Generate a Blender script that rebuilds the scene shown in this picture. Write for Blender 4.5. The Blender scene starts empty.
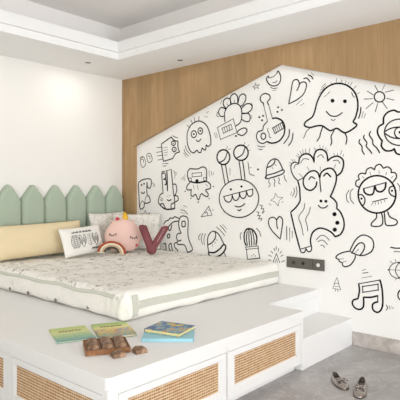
import bpy, bmesh, math, random
from mathutils import Vector, Matrix, noise
SC = bpy.context.scene
COL = SC.collection
random.seed(7)

# ------------------------------------------------------------------ camera
# room axes: +X runs along the headboard wall towards the mural, +Y along the mural towards the headboard
F, CX, CY, EYE = 508.0, 200.0, 190.0, 1.261
AX = Vector((450.0, 508.0)).normalized()          # X axis as (image right, image depth)
BX = Vector((-AX.y, AX.x))                        # Y axis
cam_d = bpy.data.cameras.new('camera')
cam_d.sensor_width = 36.0
cam_d.lens = F * 36.0 / 400.0
cam_d.shift_y = -(200.0 - CY) / 400.0
cam_d.clip_start = 0.05
cam = bpy.data.objects.new('camera', cam_d)
COL.objects.link(cam)
fw = Vector((AX.y, BX.y, 0)); rt = Vector((AX.x, BX.x, 0)); up = Vector((0, 0, 1))
cam.matrix_world = Matrix(((rt.x, up.x, -fw.x, 0), (rt.y, up.y, -fw.y, 0), (rt.z, up.z, -fw.z, EYE), (0, 0, 0, 1)))
SC.camera = cam

# ------------------------------------------------------------------ light and exposure
SC.view_settings.view_transform = 'Standard'
SC.view_settings.look = 'None'
SC.view_settings.exposure = 0.15
SC.view_settings.gamma = 1.0
SC.view_settings.use_curve_mapping = False
world = bpy.data.worlds.new('daylight'); SC.world = world
world.use_nodes = True
bg = world.node_tree.nodes['Background']
bg.inputs[0].default_value = (0.95, 0.97, 1.0, 1); bg.inputs[1].default_value = 1.0

def area(name, loc, direction, sx, sy, power, color):
    l = bpy.data.lights.new(name, 'AREA'); l.shape = 'RECTANGLE'; l.size = sx; l.size_y = sy
    l.energy = power; l.color = color
    o = bpy.data.objects.new(name, l); COL.objects.link(o)
    o.location = loc; o.rotation_euler = Vector(direction).to_track_quat('-Z', 'Y').to_euler()
    return o
area('window_daylight', (1.7, -3.90, 1.05), (0.0, 1, 1.1), 3.8, 1.9, 174, (0.92, 0.985, 1.07))
area('back_left_fill', (-3.10, -1.2, 1.05), (1, 0.25, 1.0), 4.2, 1.9, 165, (0.97, 0.985, 0.98))  # fill light from an added second window, back left and out of view

# ------------------------------------------------------------------ helpers
AW, AD, BC, SOF = 3.8804, 3.9254, 4.6681, 2.558
def ray(px, py):
    u = (px - CX) / F
    return u * AX.x + AX.y, u * BX.x + BX.y, (CY - py) / F
def on_z(px, py, z):
    d = ray(px, py); k = (z - EYE) / d[2]; return Vector((d[0] * k, d[1] * k, z))
def on_x(px, py, x=AD):
    d = ray(px, py); k = x / d[0]; return Vector((x, d[1] * k, EYE + d[2] * k))
def on_y(px, py, y):
    d = ray(px, py); k = y / d[1]; return Vector((d[0] * k, y, EYE + d[2] * k))

def lin(h):
    v = [int(h[i:i + 2], 16) / 255 for i in (0, 2, 4)]
    return tuple(x / 12.92 if x <= 0.04045 else ((x + 0.055) / 1.055) ** 2.4 for x in v) + (1,)

def mat(name, hexcol, rough=0.5, metal=0.0, spec=0.5):
    m = bpy.data.materials.new(name); m.use_nodes = True
    b = m.node_tree.nodes['Principled BSDF']
    b.inputs['Base Color'].default_value = lin(hexcol)
    b.inputs['Roughness'].default_value = rough
    b.inputs['Metallic'].default_value = metal
    b.inputs['Specular IOR Level'].default_value = spec
    return m
class NT:
    def __init__(s, m):
        s.t = m.node_tree; s.b = s.t.nodes['Principled BSDF']
    def n(s, typ, **kw):
        x = s.t.nodes.new(typ)
        for k, v in kw.items():
            if k.startswith('i_'):
                key = k[2:]
                x.inputs[int(key) if key.isdigit() else key.replace('_', ' ')].default_value = v
            else: setattr(x, k, v)
        return x
    def l(s, a, b): s.t.links.new(a, b)
    def coord(s, kind='Object', scale=(1, 1, 1), rot=(0, 0, 0)):
        c = s.n('ShaderNodeTexCoord'); m = s.n('ShaderNodeMapping')
        m.inputs['Scale'].default_value = scale; m.inputs['Rotation'].default_value = rot
        s.l(c.outputs[kind], m.inputs[0]); return m.outputs[0]
    def noise(s, vec, scale, detail=4, rough=0.55, dist=0):
        x = s.n('ShaderNodeTexNoise'); x.inputs['Scale'].default_value = scale
        x.inputs['Detail'].default_value = detail; x.inputs['Roughness'].default_value = rough
        x.inputs['Distortion'].default_value = dist
        s.l(vec, x.inputs['Vector']); return x.outputs[0]
    def ramp(s, fac, stops, interp='LINEAR'):
        r = s.n('ShaderNodeValToRGB'); e = r.color_ramp.elements; r.color_ramp.interpolation = interp
        while len(e) < len(stops): e.new(0.5)
        for k, (p, c) in enumerate(stops): e[k].position = p; e[k].color = lin(c)
        s.l(fac, r.inputs[0]); return r.outputs[0]
    def mix(s, fac, a, b, mode='MIX'):
        x = s.n('ShaderNodeMix', data_type='RGBA', blend_type=mode)
        for v, k in ((fac, 0), (a, 6), (b, 7)):
            if isinstance(v, (int, float)): x.inputs[k].default_value = v
            elif isinstance(v, str): x.inputs[k].default_value = lin(v)
            else: s.l(v, x.inputs[k])
        return x.outputs[2]
    def math(s, op, a, b=0.0, c=None):
        x = s.n('ShaderNodeMath', operation=op)
        for k, v in enumerate((a, b) if c is None else (a, b, c)):
            if isinstance(v, (int, float)): x.inputs[k].default_value = v
            else: s.l(v, x.inputs[k])
        return x.outputs[0]
    def sep(s, vec):
        x = s.n('ShaderNodeSeparateXYZ'); s.l(vec, x.inputs[0]); return x.outputs
    def comb(s, a, b, c):
        x = s.n('ShaderNodeCombineXYZ')
        for k, v in enumerate((a, b, c)):
            if isinstance(v, (int, float)): x.inputs[k].default_value = v
            else: s.l(v, x.inputs[k])
        return x.outputs[0]
    def color(s, out): s.l(out, s.b.inputs['Base Color'])
    def bump(s, out, strength=0.3, dist=0.01):
        x = s.n('ShaderNodeBump'); x.inputs['Strength'].default_value = strength; x.inputs['Distance'].default_value = dist
        s.l(out, x.inputs['Height']); s.l(x.outputs[0], s.b.inputs['Normal'])

def link(name, bm, m, parent=None, smooth=False):
    bmesh.ops.recalc_face_normals(bm, faces=bm.faces)
    me = bpy.data.meshes.new(name); bm.to_mesh(me); bm.free()
    if smooth:
        for p in me.polygons: p.use_smooth = True
    for x in (m if isinstance(m, (list, tuple)) else [m]): me.materials.append(x)
    o = bpy.data.objects.new(name, me); COL.objects.link(o)
    if parent: o.parent = parent
    return o
def struct(name, bm, m, parent=None, smooth=False):
    o = link(name, bm, m, parent, smooth); o['kind'] = 'structure'; return o
def tag(o, label=None, cat=None, group=None):
    if label: o['label'] = label
    if cat: o['category'] = cat
    if group: o['group'] = group
    return o
def thing(name, label, cat, loc=(0, 0, 0), rot=(0, 0, 0), group=None):
    o = bpy.data.objects.new(name, None); o.empty_display_size = 0.05; COL.objects.link(o)
    o.location = loc; o.rotation_euler = rot
    return tag(o, label, cat, group)
def dup(o, parent=None):
    c = o.copy(); COL.objects.link(c)
    if parent: c.parent = parent
    for ch in list(o.children): dup(ch, c)
    return c
def box(bm, x0, x1, y0, y1, z0, z1, bev=0.0, mi=0, seg=2):
    v = [bm.verts.new((x, y, z)) for x in (x0, x1) for y in (y0, y1) for z in (z0, z1)]
    fs = [bm.faces.new([v[i] for i in f]) for f in ((0, 1, 3, 2), (4, 6, 7, 5), (0, 4, 5, 1), (2, 3, 7, 6), (0, 2, 6, 4), (1, 5, 7, 3))]
    for f in fs: f.material_index = mi
    bmesh.ops.recalc_face_normals(bm, faces=fs)
    if bev:
        ed = list({e for f in fs for e in f.edges})
        r = bmesh.ops.bevel(bm, geom=ed, offset=bev, segments=seg, profile=0.5, affect='EDGES')
        for f in r['faces']: f.material_index = mi
    return bm
def prism(bm, pts, axis, a0, a1, mi=0):
    def mk(p, a):
        return {'x': (a, p[0], p[1]), 'y': (p[0], a, p[1]), 'z': (p[0], p[1], a)}[axis]
    A = [bm.verts.new(mk(p, a0)) for p in pts]; B = [bm.verts.new(mk(p, a1)) for p in pts]
    fs = [bm.faces.new(A), bm.faces.new(B[::-1])]
    n = len(pts)
    for i in range(n): fs.append(bm.faces.new([A[i], B[i], B[(i + 1) % n], A[(i + 1) % n]]))
    for f in fs: f.material_index = mi
    return fs
def sphere(bm, c, r, u=20, v=14, mi=0):
    before = set(bm.faces)
    bmesh.ops.create_uvsphere(bm, u_segments=u, v_segments=v, radius=1.0,
        matrix=Matrix.Translation(c) @ Matrix.Diagonal((r[0], r[1], r[2], 1)))
    for f in set(bm.faces) - before: f.material_index = mi
def tube(bm, pts, rad, n=8, closed=False, flat=1.0, mi=0):
    pts = [Vector(p) for p in pts]; rings = []; m = len(pts); prev = None
    for i, p in enumerate(pts):
        if closed: t = (pts[(i + 1) % m] - pts[i - 1]).normalized()
        else: t = (pts[min(i + 1, m - 1)] - pts[max(i - 1, 0)]).normalized()
        if prev is None:
            a = Vector((0, 0, 1)) if abs(t.z) < 0.9 else Vector((1, 0, 0)); x = t.cross(a).normalized()
        else: x = (prev - t * prev.dot(t)).normalized()
        prev = x; y = t.cross(x)
        r = rad[i] if isinstance(rad, (list, tuple)) else rad
        rings.append([bm.verts.new(p + x * r * math.cos(2 * math.pi * k / n) + y * r * flat * math.sin(2 * math.pi * k / n)) for k in range(n)])
    for i in range(m if closed else m - 1):
        a, b = rings[i], rings[(i + 1) % m]
        for k in range(n): bm.faces.new([a[k], a[(k + 1) % n], b[(k + 1) % n], b[k]]).material_index = mi
    if not closed:
        bm.faces.new(rings[0][::-1]).material_index = mi; bm.faces.new(rings[-1]).material_index = mi
def catmull(P, closed=False, step=5):
    n = len(P)
    if n < 3: return [tuple(p) for p in P]
    out = []
    for i in range(n if closed else n - 1):
        if closed: p0, p1, p2, p3 = P[i - 1], P[i], P[(i + 1) % n], P[(i + 2) % n]
        else: p0, p1, p2, p3 = P[max(i - 1, 0)], P[i], P[i + 1], P[min(i + 2, n - 1)]
        for k in range(step):
            t = k / step
            out.append(tuple(0.5 * (2 * b + (c - a) * t + (2 * a - 5 * b + 4 * c - d) * t * t + (3 * b - a - 3 * c + d) * t ** 3)
                             for a, b, c, d in zip(p0, p1, p2, p3)))
    if not closed: out.append(tuple(P[-1]))
    return out
def rounded_box(bm, x0, x1, y0, y1, z0, z1, r, step, amp=0.0, freq=6.0, seed=0.0, flatbottom=True):
    c = Vector(((x0 + x1) / 2, (y0 + y1) / 2, (z0 + z1) / 2)); h = Vector(((x1 - x0) / 2, (y1 - y0) / 2, (z1 - z0) / 2))
    n = [max(2, int(2 * h[k] / step)) for k in range(3)]
    V = {}
    def vert(i, j, k):
        key = (i, j, k)
        if key not in V:
            p = Vector((-h.x + 2 * h.x * i / n[0], -h.y + 2 * h.y * j / n[1], -h.z + 2 * h.z * k / n[2]))
            q = Vector([max(-h[a] + r, min(h[a] - r, p[a])) for a in range(3)])
            d = p - q
            if d.length > 1e-9:
                nn = d.normalized(); p = q + nn * r
                if amp:
                    w = p + c
                    p += nn * amp * noise.noise(w * freq + Vector((seed, 0, 0)))
            V[key] = bm.verts.new(p + c)
        return V[key]
    for ax in range(3):
        a, b = [k for k in range(3) if k != ax]
        for s in (0, n[ax]):
            for i in range(n[a]):
                for j in range(n[b]):
                    q = []
                    for di, dj in ((0, 0), (1, 0), (1, 1), (0, 1)):
                        idx = [0, 0, 0]; idx[ax] = s; idx[a] = i + di; idx[b] = j + dj; q.append(vert(*idx))
                    bm.faces.new(q)
    return bm

# ------------------------------------------------------------------ materials
M = {}
M['wall'] = mat('cream_wall_paint', 'F3F0EA', 0.75, spec=0.25)
M['mural'] = mat('white_mural_paint', 'F9F7F3', 0.7, spec=0.25)
M['ceiling'] = mat('ceiling_paint', 'F8F7F5', 0.8, spec=0.2)
M['tray'] = mat('tray_ceiling_paint', 'EDE9E5', 0.85, spec=0.2)
M['white'] = mat('white_lacquer', 'EFEEEC', 0.42, spec=0.35)
M['ink'] = mat('black_marker_paint', '151310', 0.7, spec=0.2)
M['ink_thin'] = mat('grey_marker_paint', '5A564F', 0.75, spec=0.2)
m = M['wood'] = mat('oak_boards', 'A8834F', 0.55, spec=0.3); t = NT(m)
s = t.sep(t.coord()); yb = t.math('FLOOR', t.math('DIVIDE', s[1], 0.22))
plank = t.n('ShaderNodeTexWhiteNoise', noise_dimensions='1D'); t.l(yb, plank.inputs['W'])
v = t.comb(plank.outputs[0], t.math('MULTIPLY', s[1], 9.0), t.math('ADD', t.math('MULTIPLY', s[2], 0.8), t.math('MULTIPLY', plank.outputs[0], 9.0)))
g = t.noise(v, 2.2, 6, 0.6, 0.8)
c = t.ramp(g, [(0.25, 'A08159'), (0.5, 'B08F66'), (0.78, 'BE9F77')])
c = t.mix(t.math('MULTIPLY', plank.outputs[0], 0.4), c, '957A58')
fr = t.math('FRACT', t.math('DIVIDE', s[1], 0.22))
seam = t.math('LESS_THAN', fr, 0.012); c = t.mix(t.math('MULTIPLY', seam, 0.45), c, '6A4A26')
k = t.n('ShaderNodeTexVoronoi'); t.l(t.comb(0.0, t.math('MULTIPLY', s[1], 3.4), t.math('MULTIPLY', s[2], 1.7)), k.inputs['Vector']); k.inputs['Scale'].default_value = 1.0
kn = t.ramp(k.outputs[0], [(0.03, 'FFFFFF'), (0.09, '000000')]); c = t.mix(t.math('MULTIPLY', kn, 0.5), c, '6B4825')
t.color(c)
m = M['floor'] = mat('grey_stone_floor', 'A9A4A0', 0.24, spec=0.45); t = NT(m)
v = t.coord(); g = t.noise(v, 1.6, 8, 0.62, 1.2); c = t.ramp(g, [(0.3, '979391'), (0.5, 'A5A19F'), (0.72, 'B4B0AE')])
vn = t.noise(v, 2.4, 6, 0.6, 2.5); ve = t.ramp(t.math('ABSOLUTE', t.math('SUBTRACT', vn, 0.5)), [(0.0, 'FFFFFF'), (0.018, '000000')])
c = t.mix(t.math('MULTIPLY', ve, 0.35), c, 'CBC7C2')
s = t.sep(v)
def grid_line(t, x, size, w): return t.math('LESS_THAN', t.math('FRACT', t.math('DIVIDE', x, size)), w / size)
gl = t.math('MAXIMUM', grid_line(t, t.math('ADD', s[0], 20.15), 0.9, 0.004), grid_line(t, t.math('ADD', s[1], 20.35), 0.9, 0.004))
t.color(t.mix(t.math('MULTIPLY', gl, 0.3), c, '7C7773'))
m = M['stone'] = mat('stone_skirting', 'ABA39B', 0.4); t = NT(m)
v = t.coord(); g = t.noise(v, 9, 8, 0.7, 0.8); t.color(t.ramp(g, [(0.3, 'A39A93'), (0.5, 'C2BAB3'), (0.7, 'D8D2CC')]))
m = M['rattan'] = mat('woven_cane', 'B98B55', 0.6, spec=0.3); t = NT(m)
s = t.sep(t.coord()); h = t.math('ADD', s[0], s[1])
PW, PH = 0.0150, 0.0155
row = t.math('FLOOR', t.math('DIVIDE', s[2], PH))
hx = t.math('ADD', t.math('DIVIDE', h, PW), t.math('MULTIPLY', t.math('MODULO', row, 2.0), 0.0))
fx = t.math('FRACT', hx); fz = t.math('FRACT', t.math('DIVIDE', s[2], PH))
ex = t.math('MINIMUM', fx, t.math('SUBTRACT', 1.0, fx)); ez = t.math('MINIMUM', fz, t.math('SUBTRACT', 1.0, fz))
hole = t.math('MULTIPLY', t.math('GREATER_THAN', ex, 0.17), t.math('GREATER_THAN', ez, 0.28))
edge = t.math('LESS_THAN', ez, 0.13)
cell = t.n('ShaderNodeTexWhiteNoise', noise_dimensions='2D'); t.l(t.comb(t.math('FLOOR', hx), row, 0.0), cell.inputs['Vector'])
c = t.mix(cell.outputs[0], 'C89D74', 'DEC09B'); c = t.mix(t.math('MULTIPLY', edge, 0.5), c, 'F0D9B8')
c = t.mix(t.math('MULTIPLY', hole, 0.85), c, '7A5634'); t.color(c)
t.bump(t.math('SUBTRACT', 1.0, hole), 0.6, 0.003)
def fabric(name, hexc, scale=260, rough=0.9, var=0.1, dark=None):
    m = mat(name, hexc, rough, spec=0.15); t = NT(m); v = t.coord()
    g = t.noise(v, scale, 2); w = t.noise(v, 9, 3)
    c = t.mix(t.math('MULTIPLY', g, var * 1.6), hexc, dark or '8A8378'); t.color(c)
    t.bump(t.math('ADD', t.math('MULTIPLY', g, 0.3), w), 0.25, 0.006); M[name] = m; return m
fabric('sage_velvet', 'B7C4B1', 120, 0.85, 0.25, '909F8C')
fabric('cream_linen', 'F0DDB6', 300, 0.9, 0.12)
fabric('white_cotton', 'F7F4ED', 300, 0.9, 0.05)
fabric('pink_plush', 'F1CDC1', 200, 0.95, 0.06, 'C98F83')
fabric('dusty_rose_velvet', '8F5557', 150, 0.6, 0.3, '5E3238')
fabric('rust_cord', 'B4593A', 300, 0.9, 0.2, '7A3418')
fabric('cream_cord', 'EADFC8', 300, 0.9, 0.1)
fabric('tan_cord', 'C9AE8C', 300, 0.9, 0.1)
fabric('charcoal_cord', '4B4440', 300, 0.9, 0.1)
fabric('yellow_felt', 'E8B93F', 300, 0.9, 0.05)
fabric('red_felt', 'D24A5A', 300, 0.9, 0.05)
fabric('sage_braid', 'D9D9CC', 300, 0.9, 0.1)
M['thread'] = mat('dark_thread', '3A2B2B', 0.9)
M['print'] = mat('charcoal_print', '55534F', 0.9); M['print_soft'] = mat('grey_brown_print', '8C847A', 0.9)
def printed(name, base, marks, marks2, sc, lvl, wid, top=None):
    """sketch-like print: contour lines of noise fields"""
    m = mat(name, base, 0.9, spec=0.15); t = NT(m); v = t.coord()
    def contour(vec, sc_, lv, w):
        q = t.noise(vec, sc_, 2.5, 0.6, 0.6)
        return t.ramp(t.math('ABSOLUTE', t.math('SUBTRACT', q, lv)), [(w * 0.4, 'FFFFFF'), (w, '000000')]), t.ramp(q, [(lv, '000000'), (lv + 0.02, 'FFFFFF')])
    k, f = contour(v, sc, lvl, wid); k2, f2 = contour(t.coord(rot=(0.3, 0.2, 0.9)), sc * 1.25, lvl + 0.01, wid)
    brk = t.ramp(t.noise(v, sc * 1.9, 2), [(0.5, '000000'), (0.56, 'FFFFFF')])
    k = t.math('MULTIPLY', k, brk)
    amt = 1.0
    if top is not None:
        zt, y0 = top; s_ = t.sep(v); wob = t.math('MULTIPLY', t.math('SUBTRACT', t.noise(v, 3.0, 2), 0.5), 0.16)
        def step(x, a, b_, lo):
            q = t.n('ShaderNodeMapRange'); t.l(x, q.inputs[0])
            for i_, val in ((1, a), (2, b_), (3, lo), (4, 1.0)): q.inputs[i_].default_value = val
            return q.outputs[0]
        amt = t.math('MULTIPLY', step(s_[2], zt - 0.03, zt, 0.14), step(t.math('ADD', s_[1], wob), y0, y0 + 0.03, 0.1))
    mul = lambda x, g: t.math('MULTIPLY', t.math('MULTIPLY', x, g), amt)
    c = t.mix(mul(f, 0.05), base, marks2); c = t.mix(mul(f2, 0.04), c, marks2)
    c = t.mix(mul(k2, 0.38), c, marks2); c = t.mix(mul(k, 0.85), c, marks)
    t.color(c); w = t.noise(v, 7, 4, 0.6, 0.6); t.bump(w, 0.6, 0.03); M[name] = m
printed('sketch_print_cotton', 'F6F3EB', '6C6964', '928D83', 7.5, 0.55, 0.02, (0.185, -0.90))
printed('floral_print_cotton', 'ECE8DF', 'A09A92', 'B5AEA3', 30, 0.53, 0.035)
M['outlet'] = mat('dark_grey_metal', '66625B', 0.45, 0.3)
M['dark_socket'] = mat('dark_socket_plastic', '3B3935', 0.5); M['black'] = mat('black_plastic', '151413', 0.5)
M['lens'] = mat('white_plastic', 'E8E8E4', 0.4)
m = M['silver'] = mat('silver_leather', 'A39B95', 0.26, 0.8); t = NT(m); t.bump(t.noise(t.coord(), 120, 2), 0.15, 0.002)
M['silver_lining'] = mat('shoe_lining', '8E8078', 0.8)
M['sole'] = mat('shoe_sole', '4A413C', 0.7)
m = M['choc_wood'] = mat('brown_wood', '8A5B35', 0.5); t = NT(m)
v = t.coord(scale=(1, 6, 1)); t.color(t.ramp(t.noise(v, 30, 4), [(0.3, '6E4424'), (0.7, '9F6E42')]))
m = M['choc'] = mat('brown_stone', '82583C', 0.45); t = NT(m)
v = t.coord(); t.color(t.ramp(t.noise(v, 26, 5, 0.6), [(0.32, '4A3325'), (0.5, '7D5D43'), (0.68, 'B8987A')])); 
M['paper'] = mat('book_pages', 'EFE6CC', 0.9)

# ------------------------------------------------------------------ the room
X0, Y0, ZT = -3.2, -4.0, 2.93
struct('floor', box(bmesh.new(), X0 - 0.1, AD + 0.1, Y0 - 0.1, BC + 0.1, -0.1, 0.0), M['floor'])
struct('wall_left', box(bmesh.new(), X0 - 0.1, AD + 0.1, BC, BC + 0.1, 0, ZT + 0.1), M['wall'])
mural = struct('wall_right', box(bmesh.new(), AD, AD + 0.1, Y0 - 0.1, BC, 0, ZT + 0.1), M['mural'])
def wall_with_opening(name, axis, a, b, u0, u1, w0, w1, z0, z1):
    bm = bmesh.new()
    for (p, q, r, s_) in ((u0, w0, 0, ZT + 0.1), (w1, u1, 0, ZT + 0.1), (w0, w1, 0, z0), (w0, w1, z1, ZT + 0.1)):
        if axis == 'y': box(bm, p, q, a, b, r, s_)
        else: box(bm, a, b, p, q, r, s_)
    struct(name, bm, M['wall'])
wall_with_opening('wall_front', 'y', Y0 - 0.1, Y0, X0 - 0.1, AD, -0.2, 3.6, 0.1, 2.0)
wall_with_opening('wall_back', 'x', X0 - 0.1, X0, Y0, BC, -3.3, 0.9, 0.1, 2.0)
# window frames behind the camera
def frame(name, axis, a, w0, w1, z0, z1):
    bm = bmesh.new(); n = 3
    for k in range(n + 1):
        u = w0 + (w1 - w0 - 0.05) * k / n
        box(bm, *((u, u + 0.05, a, a + 0.06) if axis == 'y' else (a, a + 0.06, u, u + 0.05)), z0, z1)
    for z in (z0, z1 - 0.05):
        box(bm, *((w0, w1, a, a + 0.06) if axis == 'y' else (a, a + 0.06, w0, w1)), z, z + 0.05)
    struct(name, bm, M['white'])
frame('window_1', 'y', Y0 - 0.09, -0.2, 3.6, 0.1, 2.0)
frame('fill_window', 'x', X0 - 0.09, -3.3, 0.9, 0.1, 2.0)  # added opening for the back-left fill, never in view

# ceiling: soffit ring with a stepped fascia, cove and raised tray
def ring(bm, ox0, ox1, oy0, oy1, ix0, ix1, iy0, iy1, z0, z1):
    box(bm, ox0, ox1, iy1, oy1, z0, z1); box(bm, ox0, ox1, oy0, iy0, z0, z1)
    box(bm, ox0, ix0, iy0, iy1, z0, z1); box(bm, ix1, ox1, iy0, iy1, z0, z1)
TX, TY = 3.247, 3.965
bm = bmesh.new()
ring(bm, X0, AD, Y0, BC, X0 + 0.7, TX, Y0 + 0.7, TY, SOF, 2.622)
ring(bm, X0, AD, Y0, BC, X0 + 0.665, TX - 0.035, Y0 + 0.665, TY - 0.035, 2.622, 2.722)
struct('ceiling', bm, M['ceiling'])
bm = bmesh.new()
ring(bm, X0, AD, Y0, BC, X0 + 0.55, TX + 0.155, Y0 + 0.55, TY + 0.155, 2.722, 2.94)
box(bm, X0 - 0.1, AD, Y0 - 0.1, BC, 2.935, 3.03)
struct('ceiling_tray', bm, M['tray'])

# oak cladding with the house-shaped opening
GY, GZ, SL = 2.49, 2.391, 0.316
GL, GR = 4.455, 0.527
ZL = GZ - SL * (GL - GY)
bm = bmesh.new()
prism(bm, [(GL, 0.63), (BC - 0.001, 0.63), (BC - 0.001, SOF), (GL, SOF)], 'x', AW, AD)
prism(bm, [(GY, GZ), (GL, ZL), (GL, SOF), (GY, SOF)], 'x', AW, AD)
prism(bm, [(GR, ZL), (GY, GZ), (GY, SOF), (GR, SOF)], 'x', AW, AD)
prism(bm, [(Y0, 0.0), (GR, 0.0), (GR, SOF), (Y0, SOF)], 'x', AW, AD)
struct('trim_1', bm, M['wood'])
struct('baseboard_right', box(bmesh.new(), AD - 0.012, AD, GR, 1.811, 0, 0.112, 0.002), M['stone'])

# ------------------------------------------------------------------ mural drawings
def ribbon(bm, P, w, closed, lift=0.0012):
    P = [Vector(p) for p in P]; n = len(P)
    if n < 2: return
    w *= 1.0 + 0.13 * max(0.0, min(2.3, P[0].x - 2.0))      # the drawings nearer the corner have a fatter line
    L, R = [], []
    for i in range(n):
        a = P[i - 1] if (closed or i > 0) else P[i]; b = P[(i + 1) % n] if (closed or i < n - 1) else P[i]
        d = (b - a)
        d = d.normalized() if d.length > 1e-9 else Vector((1, 0))
        nn = Vector((-d.y, d.x))
        ex = Vector((0, 0))
        if not closed: ex = d * (w * 0.4) * (-1 if i == 0 else 1 if i == n - 1 else 0)
        k = 0.55 if (not closed and i in (0, n - 1)) else 1.0
        L.append(P[i] + ex + nn * w / 2 * k); R.append(P[i] + ex - nn * w / 2 * k)
    mk = lambda p, x: bm.verts.new((x, p.x, p.y))
    fl, fr = [mk(p, AD - lift) for p in L], [mk(p, AD - lift) for p in R]
    bl, br = [mk(p, AD) for p in L], [mk(p, AD) for p in R]
    for i in range(n if closed else n - 1):
        j = (i + 1) % n
        bm.faces.new([fl[i], fl[j], fr[j], fr[i]]); bm.faces.new([bl[i], bl[j], fl[j], fl[i]]); bm.faces.new([fr[i], fr[j], br[j], br[i]])
def wall_pt(ox, oy, s_, x, y):
    p = on_x(ox + x / s_, oy + y / s_); return (p.y, p.z)
WID = {'b': 0.0138, 'm': 0.0102, 't': 0.0062}
def doodle(name, label, crop, strokes):
    """stroke: width code, flags (c closed, s straight) and points; 'dot x y r'; 'ell x y rx ry'"""
    ox, oy, s_ = crop
    bm = bmesh.new()
    for st in strokes.split(';'):
        q = st.split()
        if not q: continue
        if q[0] == '@': ox, oy, s_ = float(q[1]), float(q[2]), float(q[3]); continue
        if q[0] == 'dot':
            x, y, r = map(float, q[1:4])
            P = [wall_pt(ox, oy, s_, x + r * math.cos(a * math.pi / 8), y + r * math.sin(a * math.pi / 8)) for a in range(16)]
            A = [bm.verts.new((AD - 0.0012, *p)) for p in P]; B = [bm.verts.new((AD, *p)) for p in P]
            bm.faces.new(A)
            for i in range(16): bm.faces.new([A[i], B[i], B[(i + 1) % 16], A[(i + 1) % 16]])
            continue
        w = WID[q[0][0]]; closed = 'c' in q[0][1:]; straight = 's' in q[0][1:]
        if q[1] == 'ell':
            x, y, rx, ry = map(float, q[2:6]); closed = True
            pts = [(x + rx * math.cos(a * math.pi / 18), y + ry * math.sin(a * math.pi / 18)) for a in range(36)]
        else:
            nums = list(map(float, q[1:])); pts = list(zip(nums[::2], nums[1::2]))
            if straight:
                o2 = []
                for i in range(len(pts) if closed else len(pts) - 1):
                    a, b = pts[i], pts[(i + 1) % len(pts)]
                    ribbon(bm, [wall_pt(ox, oy, s_, *a), wall_pt(ox, oy, s_, *b)], w, False)
                continue
            pts = catmull(pts, closed)
        ribbon(bm, [wall_pt(ox, oy, s_, *p) for p in pts], w, closed)
    o = link(name, bm, M['ink'], mural); o['kind'] = 'structure'
    if label: o['label'] = label
    return o
D = doodle
D('painted_ghost', 'painted smiling ghost outline with dripping hem', (300, 75, 5.714),
  'bc 25 285 35 265 70 240 85 205 100 150 130 95 170 60 220 48 270 60 310 95 328 140 330 190 318 240 305 268 325 285 300 310 260 330 235 320 210 305 175 318 150 305 125 290 90 292 60 300 35 295;'
  'dot 186 147 11;dot 257 150 11;m 150 208 175 232 210 235 242 215;t 178 252 190 260 202 252;t 60 300 35 325 28 345 20 362;m 130 295 118 330 112 355 97 378;'
  'm 195 318 178 350 182 380 175 402;m 255 330 268 360 262 397;t 208 20 208 40;t 238 28 240 42;t 262 33 262 45;t 280 40 275 52;t 298 42 288 60;t 322 63 308 77;t 340 100 328 107;'
  't 110 108 140 74;t 116 88 150 58;t 124 70 146 48;t 176 42 181 52;m 348 185 345 215 335 248;t 362 210 352 245;t 375 220 366 245;t 140 125 172 95;t 295 98 302 118 314 128')
D('painted_sun', 'painted sun with nine rays', (350, 75, 8),
  'm ell 236 175 42 41;m 200 85 222 127;t 278 78 258 122;m 285 137 345 122;m 295 187 350 200;m 260 217 297 267;m 222 228 203 292;m 183 223 130 267;m 178 190 115 193;m 185 158 140 130')
D('painted_cloud_eye', 'painted eye inside a scalloped cloud', (350, 105, 8),
  'b 400 55 380 55 350 42 300 60 270 100 268 150;b 268 150 230 175 220 220 240 265 258 285;b 258 285 252 330 285 365 330 365 355 350;b 355 350 370 385 400 396 430 390 448 360;b 448 360 500 372 540 335 540 285;b 540 285 575 250 570 190 535 150;b 535 150 530 80 480 45 430 60 400 55;'
  'm ell 396 218 120 105;m 275 215 320 190 370 178 430 182 510 215 440 258 390 268 330 258 278 225;m ell 402 222 45 46;dot 402 218 13')
D('painted_waves', 'three painted wavy lines', (350, 105, 8),
  'm 165 212 155 240 180 280 185 315 215 345 237 382;m 115 242 110 265 135 300 130 330 160 365 175 388;m 80 275 72 300 95 330 98 365 115 395')
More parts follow.
